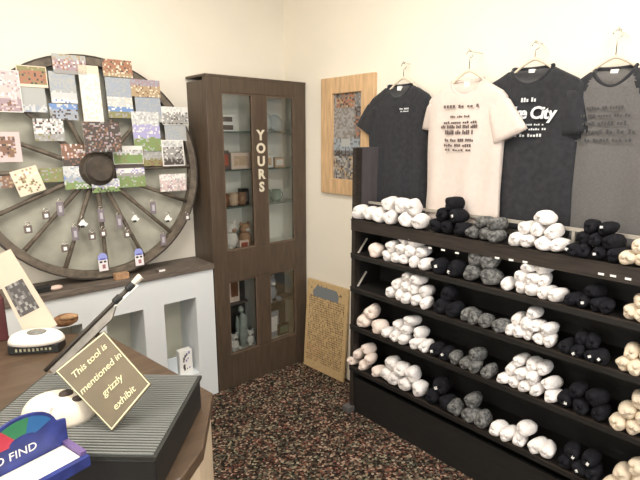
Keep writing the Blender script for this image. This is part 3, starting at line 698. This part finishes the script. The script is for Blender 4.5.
for px, py in ((430, 248), (443, 250), (457, 253), (497, 258), (511, 260), (525, 262), (601, 274), (613, 276), (628, 279)):
    p = onx(px, py, XF-.002)
    MB().box((XF-.0025, p.y+.010, p.z-.004), (XF-.0005, p.y-.010, p.z+.004)).build('price_sticker', M_WHITE, rack)

# rolled shirts: one builder, every roll an object
R0 = .0345; RL = .100
def roll_mesh(name, m, seed, sticker=None):
    rn = random.Random(seed); b = MB(); n = 18
    ph = [rn.uniform(0, 6) for _ in range(5)]
    prof = [(-.0005, .30), (.004, .62), (.012, .88), (.028, 1.0), (.048, 1.06), (.070, 1.0), (.086, .85), (.095, .60), (RL, .25)]
    rings = []
    for x, f in [(.010, .06), (.003, .16), (.0075, .26), (.000, .36), (.005, .48)] + [(a, c) for a, c in prof[1:]]:
        rg = []
        for k in range(n):
            th = 2*PI*k/n
            r = R0*f*(1+.08*math.sin(2*th+ph[0])+.07*math.sin(3*th+ph[1]+x*20)+.03*math.sin(5*th+ph[2]))*(.96)
            xx = x + (.004*math.sin(th+ph[3]) + .003*math.sin(3*th+ph[4]))*(1 if x < .05 else 0)
            rg.append(Vector((xx, r*math.cos(th), r*math.sin(th))))
        rings.append(rg)
    b.loft(rings, 0, True, True)
    me = bpy.data.meshes.new(name); me.from_pydata([tuple(v) for v in b.v], [], b.f); me.materials.append(m)
    for p in me.polygons: p.use_smooth = True
    me.update(); return me
M_RW = mat('roll_white', (.80, .765, .745), .95, noise=.05, nscale=50, bump=.6, spec=.15)
M_RP = mat('roll_offwhite', (.80, .69, .62), .95, noise=.04, nscale=50, bump=.25, spec=.15)
M_RC = mat('roll_cream', (.68, .58, .45), .95, noise=.08, nscale=60, bump=.3, spec=.15)
M_RG = mat('roll_heather', (.135, .135, .132), .95, noise=.75, nscale=70, bump=.3, spec=.15)
M_RK = mat('roll_black', (.011, .011, .014), .95, noise=.3, nscale=50, bump=.3, spec=.15)
KINDS = {'W': ('white', M_RW), 'P': ('off-white', M_RP), 'C': ('cream', M_RC), 'G': ('heather grey', M_RG), 'K': ('black', M_RK)}
RM = {k: [roll_mesh('rolled_shirt', m, 10*ord(k)+i) for i in range(4)] for k, (nm, m) in KINDS.items()}
st_me = bpy.data.meshes.new('size_sticker')
st_me.from_pydata([(-.004, -.006, .006), (-.004, .006, .006), (-.004, .006, .017), (-.004, -.006, .017), (.004, -.006, .006), (.004, .006, .006), (.004, .006, .017), (.004, -.006, .017)], [], [(0, 1, 2, 3), (7, 6, 5, 4), (0, 4, 5, 1), (1, 5, 6, 2), (2, 6, 7, 3), (3, 7, 4, 0)])
st_me.materials.append(M_WHITE)
SHN = ('top shelf', 'second shelf', 'middle shelf', 'fourth shelf', 'bottom shelf')
# per shelf: (pile name, kind, photo x range, rolls per tier upward)
PILES = [
 [('far left', 'W', 350, 372, [2]), ('left', 'W', 371, 427, [4, 3]), ('left black', 'K', 429, 464, [3, 2, 1]), ('grey', 'G', 466, 500, [3, 2]), ('middle', 'W', 508, 563, [4, 3, 1]), ('right black', 'K', 565, 619, [4, 3, 2]), ('right end', 'C', 622, 680, [4, 3])],
 [('far left', 'P', 368, 381, [1]), ('left', 'W', 381, 428, [5, 4, 2]), ('left black', 'K', 431, 458, [2]), ('grey', 'G', 464, 494, [2, 2]), ('middle', 'W', 501, 560, [5, 3, 2]), ('right black', 'K', 563, 614, [4, 1]), ('right end', 'C', 620, 680, [4, 2])],
 [('left', 'W', 384, 431, [5, 4, 2]), ('left black', 'K', 432, 458, [2, 1]), ('grey', 'G', 458, 504, [4]), ('middle', 'W', 502, 556, [5, 4, 1]), ('right black', 'K', 559, 612, [4, 2]), ('right end', 'C', 613, 680, [4, 3, 1])],
 [('far left', 'P', 357, 380, [2, 1]), ('left', 'W', 381, 429, [5, 3, 1]), ('left black', 'K', 430, 452, [2]), ('grey', 'G', 450, 494, [4, 1]), ('middle', 'W', 497, 556, [5, 4, 3]), ('right black', 'K', 557, 606, [3, 2]), ('right end', 'C', 610, 680, [4, 3, 2])],
 [('far left', 'P', 345, 380, [3, 2, 1]), ('left', 'W', 378, 422, [4, 3]), ('left black', 'K', 424, 450, [2, 1]), ('grey', 'G', 449, 488, [3, 1]), ('middle', 'W', 488, 554, [5, 1]), ('right black', 'K', 556, 600, [3, 2]), ('right end', 'C', 600, 680, [4, 3, 2])],
]
rn = random.Random(21)
PYS = [(-.14, 225), (0, 258), (0, 296), (0, 338), (0, 385)]
TIER = ['bottom row', 'second row', 'third row']
cnt = 0
for si, piles in enumerate(PILES):
    z = SZ[si]
    for pname, kind, xa, xb_, tiers in piles:
        # y along the rack of both ends of the pile, at half-roll height on the shelf's front plane
        def yat(px):
            lo, hi = 100.0, 600.0
            for _ in range(40):
                md = (lo+hi)/2
                if onx(px, md, XF).z > z+R0: lo = md
                else: hi = md
            return onx(px, lo, XF).y
        ya, yb = yat(xa), yat(xb_)
        if ya > RY0 - .0 and pname != 'far left': ya = RY0-.005
        nb = tiers[0]; step = abs(yb-ya)/nb; sc = min(.88 if len(tiers) > 2 and si > 0 else 1.16, max(.78, step/(2*R0)*1.04)); st2 = step
        r = R0*sc
        for ti, n in enumerate(tiers):
            for k in range(n):
                yy = ya - st2*(.5+k) - (nb-n)*st2*.5 + rn.uniform(-.003, .003)
                zz = z + r + .002 + ti*r*1.66
                xx = XF - .020 + rn.uniform(-.012, .012) + ti*.012
                o = bpy.data.objects.new('rolled_shirt', rn.choice(RM[kind])); COL.objects.link(o)
                o.location = (xx, yy, zz); o.scale = (1, sc, sc)
                o.rotation_euler = (rn.uniform(0, 6.28), 0, rn.uniform(-.38, .25))
                row = TIER[ti] if len(tiers) > 1 else 'single row'
                pos = ordinal(k)+' from left' if n > 1 else ('lone one' if n == 1 and len(tiers) > 1 else 'single one')
                pn = {'left black': 'left', 'right black': 'right', 'grey': 'grey'}.get(pname, pname)
                kn = KINDS[kind][0]
                lab = '%s rolled shirt, %s in %s of %s %s pile, %s' % (kn, pos, row, pn if pn != 'grey' else 'only', kn if pn != 'grey' else 'grey', SHN[si])
                tag(o, lab, 'rolled shirt', 'rolled shirts on the %s' % SHN[si])
                if kind == 'K' and rn.random() < .45:
                    s = bpy.data.objects.new('size_sticker', st_me); COL.objects.link(s); s.parent = o; s['label'] = 'white size sticker'
                cnt += 1

# ------------------------------------------------------------ sales counter in the foreground
CZ = .90
P1, P5, P6 = onz(213, 393, CZ), onz(203, 448, CZ), onz(182, 478, CZ)
poly = [(P1.x, P1.y), (-1.666, -.987), (-1.97, -.78), (-2.9, -.62), (-2.9, -2.02), (P6.x, P6.y), (P5.x, P5.y)]
ctr = empty('sales_counter', (-2.2, -1.4, 0), 'brown topped sales counter in left foreground', 'counter')
cx_, cy_ = -2.2, -1.4
MB().prism(poly[::-1], CZ-.035, CZ).build('countertop', M_COUNTER, ctr, bevel=.004)
MB().prism([(cx_+(x-cx_)*.985, cy_+(y-cy_)*.985) for x, y in poly][::-1], 0, CZ-.035).build('base', M_COUNTERSIDE, ctr)
tag(MB().box((-2.25, -.74, CZ), (-1.958, -.83, CZ+.17)).build('storage_box', M_MAROON, bevel=.004), 'dark maroon box at left edge of photo behind white card', 'box')

# black ribbed case
A, B = Vector((-1.640, -1.746, 0)), Vector((-1.959, -1.450, 0))
eu = (B-A).normalized(); ev = Vector((-eu.y, eu.x, 0))
if ev.dot(Vector((-.232, -.267, 0))) < 0: ev = -ev
CW, CD = .436, .354; BZ0, BZ1 = CZ, 1.0
case = empty('ribbed_case', A + eu*CW/2 + ev*CD/2 + Vector((0, 0, BZ0)), 'flat black case with ribbed charcoal lid lying on the counter', 'case')
pts = [A, A+ev*CD, A+ev*CD+eu*CW, A+eu*CW]
pp = [(p.x, p.y) for p in pts]
MB().prism(pp, BZ0, BZ1-.012).build('body', M_BLACK, case, bevel=.004)
pl = [(p.x, p.y) for p in (A-eu*.004-ev*.004, A+ev*(CD+.004)-eu*.004, A+ev*(CD+.004)+eu*(CW+.004), A-ev*.004+eu*(CW+.004))]
lid = MB().prism(pl, BZ1-.012, BZ1-.003).build('lid', mat('charcoal_lid', (.02, .022, .02), .4), case)
b = MB(); nr = 36
for k in range(nr):
    s = CD*(k+.15)/nr; e = CD*(k+.72)/nr
    q = [A+ev*s+eu*.004, A+ev*e+eu*.004, A+ev*e+eu*(CW-.004), A+ev*s+eu*(CW-.004)]
    b.prism([(p.x, p.y) for p in q], BZ1-.003, BZ1)
rb = b.build('ribs', mat('rib_grey', (.17, .178, .168), .35), lid)

# plaque sign standing tilted on the case
Bc = onz(112, 431, BZ1+.001)
toc = Vector((-FX, -FY, 0)); SN = (toc*math.cos(.60)+Vector((0, 0, 1))*math.sin(.60)).normalized()
def ons(px, py, d=0): return on_plane(px, py, Bc+SN*d, SN)
q = [ons(55, 371), ons(112, 431), ons(151, 384), ons(104, 331)]     # L, B, R, T
sgc = sum(q, Vector())/4
su = ((q[3]-q[0])+(q[2]-q[1])).normalized(); 
SM = frame(sgc, su, SN.cross(su))
sw = ((q[3]-q[0]).length+(q[2]-q[1]).length)/2; sh = ((q[1]-q[0]).length+(q[2]-q[3]).length)/2
SM = frame(sgc + Vector((0, 0, 0)), su, SN.cross(su))
sign = empty('sign_plaque', sgc, 'olive brown plaque sign with cream lettering tilted on the black case', 'sign', None, SM)
MB().slab([p for p in q], .006, SN).build('plate', M_SIGN, sign)
b = MB(); L_, B_, R_, T_ = q
def inset(t): 
    c = sgc; return [p.lerp(c, t) + SN*.0006 for p in q]
o1, o2 = inset(.025), inset(.055)
for i in range(4):
    j = (i+1) % 4; b.add([o1[i], o1[j], o2[j], o2[i]], [(0, 1, 2, 3)])
b.build('border_line', M_SIGNINK, sign)
for i, (s, dx) in enumerate((('This tool is', 0), ('mentioned in', 0), ('grizzly', 0), ('exhibit', 0))):
    d = (i-1.4)/4*.88
    # rows run parallel to the L-T edge, stacked towards the B-R edge
    c = sgc + SN*.001 - SN.cross(su)*(d*sh)
    text('lettering', s, sh*.122, M_SIGNINK, sign, frame(c, su, SN.cross(su)), .0006, .95, shear=.2)
sb = MB(); st_top = sgc - SN*.006 + SN.cross(su)*.01
foot = Vector((st_top.x, st_top.y, BZ1)) - toc*.05
sb.tube([st_top, foot], .005, 6); sb.build('prop', M_BLACK, sign)

# long dark tool lying behind the sign, propped up
TP = Bc - toc*.16
def ont(px, py): return on_plane(px, py, TP, SN)
tA, tB = ont(45, 371), ont(141, 276)
lift = max(0, CZ+.008-tA.z)
tool = empty('hand_tool', tA, 'long dark handled tool with pale metal tip propped behind the sign', 'tool')
def tl(t): return tA.lerp(tB, t)
MB().tube([tl(0), tl(.3), tl(.7), tl(.86)], [.006, .0065, .006, .007], 8).build('handle', mat('dark_tool_wood', (.030, .022, .016), .5, noise=.3), tool, True)
MB().tube([tl(.70), tl(.71), tl(.77), tl(.78)], [.007, .011, .011, .007], 8).build('collar', M_BLACK, tool, True)
MB().tube([tl(.84), tl(.85), tl(.91), tl(.92)], [.007, .011, .011, .007], 8).build('collar', M_BLACK, tool, True)
MB().tube([tl(.86), tl(1.0)], [.008, .011], 8).build('tip', mat('pale_metal', (.62, .58, .50), .35, .3), tool, True)
dn = SN.cross((tB-tA).normalized()); 
if dn.z > 0: dn = -dn
MB().slab([tl(.03)+dn*.006, tl(.03)+dn*.026, tl(.60)+dn*.030, tl(.72)+dn*.006], .006, SN).build('blade', mat('grey_steel', (.13, .12, .105), .4, .5, noise=.3, nscale=30), tool)
MB().slab([tl(.68)+dn*.007, tl(.70)+dn*.012, tl(.93)+dn*.015, tl(.93)+dn*.008], .004, SN).build('guard', M_WHITE, tool)
pb = tl(.45) + dn*.02 - SN*.012
on_case = 0 < (pb-A).dot(eu) < CW and 0 < (pb-A).dot(ev) < CD
MB().tube([pb, Vector((pb.x, pb.y, BZ1+.0005 if on_case else CZ+.0005))], .006, 6).build('prop', M_BLACK, tool)

# pale carved stone on the case, under the sign
c = onz(62, 416, BZ1)
def stone(cx, cy, z, ang, rx, ry, rz):
    M = Matrix.Translation((cx, cy, z)) @ Matrix.Rotation(ang, 4, 'Z')
    rings = []
    for k in range(11):
        t = PI/2*k/10; 
        rings.append([M @ Vector((rx*math.cos(t)**.7*math.cos(a)*(1+.10*math.cos(a)) if k < 10 else .001*math.cos(a), ry*math.cos(t)**.7*math.sin(a) if k < 10 else .001*math.sin(a), rz*math.sin(t))) for a in [2*PI*i/24 for i in range(24)]])
    return rings
skull = empty('animal_skull', c, 'smooth bone white animal skull with dark eye hollow under the sign', 'skull')
ang = math.atan2(eu.y, eu.x)
MB().loft(stone(c.x, c.y, BZ1, ang, .085, .058, .058)).build('cranium', M_BONE, skull, True)
for px, py, rr in ((66, 394, .013), (77, 399, .010)):
    r0 = ray(px, py).normalized(); best = None
    # point of the dome along this line of sight
    Minv = (Matrix.Translation((c.x, c.y, BZ1)) @ Matrix.Rotation(ang, 4, 'Z')).inverted()
    for k in range(4000):
        pnt = CAM + r0*(.6+k*.0004); l = Minv @ pnt
        if l.z > 0 and (l.x/.085)**2+(l.y/.058)**2+(l.z/.058)**2 < 1.0: best = pnt; break
    if best is None: best = c + Vector((0, 0, .05))
    M = Matrix.Translation(best) @ Matrix.Diagonal((rr*1.3, rr, rr*.8, 1))
    MB().lathe([(math.sin(PI*k/8)+1e-4, -math.cos(PI*k/8)) for k in range(9)], 12, 0, M).build('eye_hollow', M_DKHOLE, skull, True)

# stone pendant display with tall white picture card
dc = onz(38, 350, CZ); dc = Vector((dc.x, dc.y, CZ))
disp = empty('pendant_display', dc, 'black display stand holding white cushion with grey oval stone', 'display')
Mz = Matrix.Translation(dc) @ Matrix.Rotation(math.atan2(-FX, FY)+.15, 4, 'Z')
MB().box((-.085, -.035, 0), (.085, .035, .035)).xf(Mz).build('base', M_BLACK, disp, bevel=.004)
b = MB(); prof = []
for k in range(7):
    t = PI/2*k/6; prof.append((max(.001, math.cos(t)**.5), math.sin(t)))
b.lathe(prof, 24, 0, Mz @ Matrix.Translation((0, 0, .035)) @ Matrix.Diagonal((.095, .055, .040, 1)))
b.build('cushion', mat('white_satin', (.86, .82, .76), .5), disp, True)
b = MB(); b.lathe([(math.sin(PI*k/8)+1e-4, -math.cos(PI*k/8)) for k in range(9)], 20, 0, Mz @ Matrix.Translation((.008, -.012, .073)) @ Matrix.Diagonal((.034, .024, .010, 1)))
b.build('stone', M_GREYSTONE, disp, True)
b = MB(); rn = random.Random(4)
for k in range(9): b.box((-.06+k*.014, -.0355, .010+.004*rn.random()), (-.06+k*.014+.007, -.0352, .022))
b.xf(Mz).build('base_print', mat('olive_print', (.45, .44, .30), .6), disp)
# tall white card leaning behind it
qc = [(-13, 260), (10, 249), (57, 325), (28, 340)]
cn = (toc*math.cos(.25)+Vector((0, 0, 1))*math.sin(.25)).normalized()
cp = dc - toc*.045 + Vector((0, 0, .035))
quad = [on_plane(px, py, cp, cn) for px, py in qc]
card = empty('display_card', cp, 'tall cream white card with dark square picture leaning at left edge', 'card')
MB().slab([quad[0], quad[3], quad[2], quad[1]], .004, cn).build('card', mat('cream_card', (.62, .52, .41), .6), card)
def qp(u, v): return quad[0].lerp(quad[1], u).lerp(quad[3].lerp(quad[2], u), v) + cn*.001
b = MB(); rn = random.Random(9)
for i in range(8):
    for j in range(9):
        u0, u1, v0, v1 = .12+.70*i/8, .12+.70*(i+1)/8, .36+.38*j/9, .36+.38*(j+1)/9
        b.add([qp(u0, v0), qp(u0, v1), qp(u1, v1), qp(u1, v0)], [(0, 1, 2, 3)], rn.choice([0, 0, 1, 0, 1, 2]))
b.build('photo', [mat('photo_charcoal', (.075, .070, .068), .5), mat('photo_grey', (.16, .15, .145), .5), mat('photo_pale', (.30, .29, .28), .5)], card)
# brown fringe pouch right of it
p = onz(66, 326, CZ)
blob('leather_pouch', [('bag', (p.x, p.y, CZ+.026), (.05, .035, .026), mat('brown_leather', (.24, .12, .055), .8, noise=.5, nscale=50, bump=.5)), ('flap', (p.x+.01, p.y-.02, CZ+.042), (.036, .02, .012), mat('tan_leather', (.42, .25, .13), .8, noise=.3, nscale=50))],
     'small brown leather pouch on the counter behind the dark tool', 'pouch')

# blue card dispenser, bottom left
o_ = onz(70, 470, BZ1+.001)
r_ = (onz(66, 452, BZ1) - onz(20, 476, BZ1)); r_.z = 0; r_ = r_.normalized(); bk = Vector((-r_.y, r_.x, 0))
if bk.dot(toc) > 0: bk = -bk
pR = onz(68, 450, BZ1); pR.z = BZ1
BM = frame(pR, r_, bk)              # x: right along the front, y: away from the viewer, z up
if BM.to_3x3().col[2].z < 0: print('flip')
disp2 = empty('card_dispenser', pR, 'blue and purple cardboard dispenser with rainbow header and white lettering', 'dispenser', None, BM)
M_BLUE = mat('deep_blue_card', (.030, .045, .21), .4, noise=.35, nscale=25); M_PURP = mat('purple_card', (.14, .09, .24), .45)
def hb(name, pts, y0, y1, m, par):
    b = MB(); n = len(pts)
    vs = [(x, y0, z) for x, z in pts] + [(x, y1, z) for x, z in pts]
    b.add(vs, [tuple(range(n)), tuple(range(n, 2*n))[::-1]] + [(i, n+i, n+(i+1) % n, (i+1) % n) for i in range(n)])
    return b.xf(BM).build(name, m, par)
W2 = .25
arch = [(-W2, 0), (0, 0), (0, .076), (-.018, .080)] + [(-.085+.065*math.cos(a), .080+.042*math.sin(a)) for a in [PI*k/12 for k in range(1, 12)]] + [(-.152, .080), (-W2, .074)]
hd = hb('header', arch, 0, -.006, M_BLUE, disp2)
for nm, mcol, a0, a1 in (('red_band', (.55, .05, .08), 0.70, 1.05), ('green_band', (.04, .22, .10), .42, .70), ('sky_band', (.03, .14, .36), .12, .42)):
    pts = [(-.085+.060*math.cos(PI*(a0+(a1-a0)*k/8)), .076+.040*math.sin(PI*(a0+(a1-a0)*k/8))) for k in range(9)] + [(-.085+.025*math.cos(PI*(a1-(a1-a0)*k/8)), .072+.012*math.sin(PI*(a1-(a1-a0)*k/8))) for k in range(9)]
    hb(nm, pts, -.0062, -.0072, mat(nm, mcol, .4), hd)
text('lettering', 'GOOD FIND', .0235, M_WHITE, hd, BM @ frame((-.128, -.0075, .050), (1, 0, 0), (0, 0, 1)), .0006, 1.0)
hb('purple_strip', [(-W2, 0), (0, 0), (0, .010), (-W2, .010)], -.0062, -.0075, M_PURP, hd)
def bb(name, a, b_, m): return MB().box(a, b_).xf(BM).build(name, m, disp2)
bb('side_wall', (-.012, -.075, 0), (0, -.006, .030), M_PURP)
bb('side_wall', (-W2, -.075, 0), (-W2+.012, -.006, .030), M_PURP)
bb('front_wall', (-W2, -.087, 0), (0, -.075, .022), M_BLUE)
bb('paper_stack', (-W2+.013, -.074, 0), (-.013, -.008, .022), mat('pale_paper', (.82, .76, .70), .7))
tag(MB().slab([onz(52, 428, BZ1+.001)+Vector((0, 0, .05)), onz(52, 428, BZ1+.001), onz(60, 423, BZ1+.001), onz(60, 423, BZ1+.001)+Vector((0, 0, .045))], .003, toc).build('price_tag', M_WHITE), 'small white tag standing between blue dispenser and skull', 'tag')
pq = onz(66, 424, BZ1+.001)
tag(MB().lathe([(.012, 0), (.012, .004), (.004, .008), (.006, .034), (.002, .04)], 12, 0, Matrix.Translation(pq)).build('bottle_stopper', mat('plum_plastic', (.10, .03, .12), .4), None, True), 'small plum coloured peg standing at right of blue dispenser', 'peg')
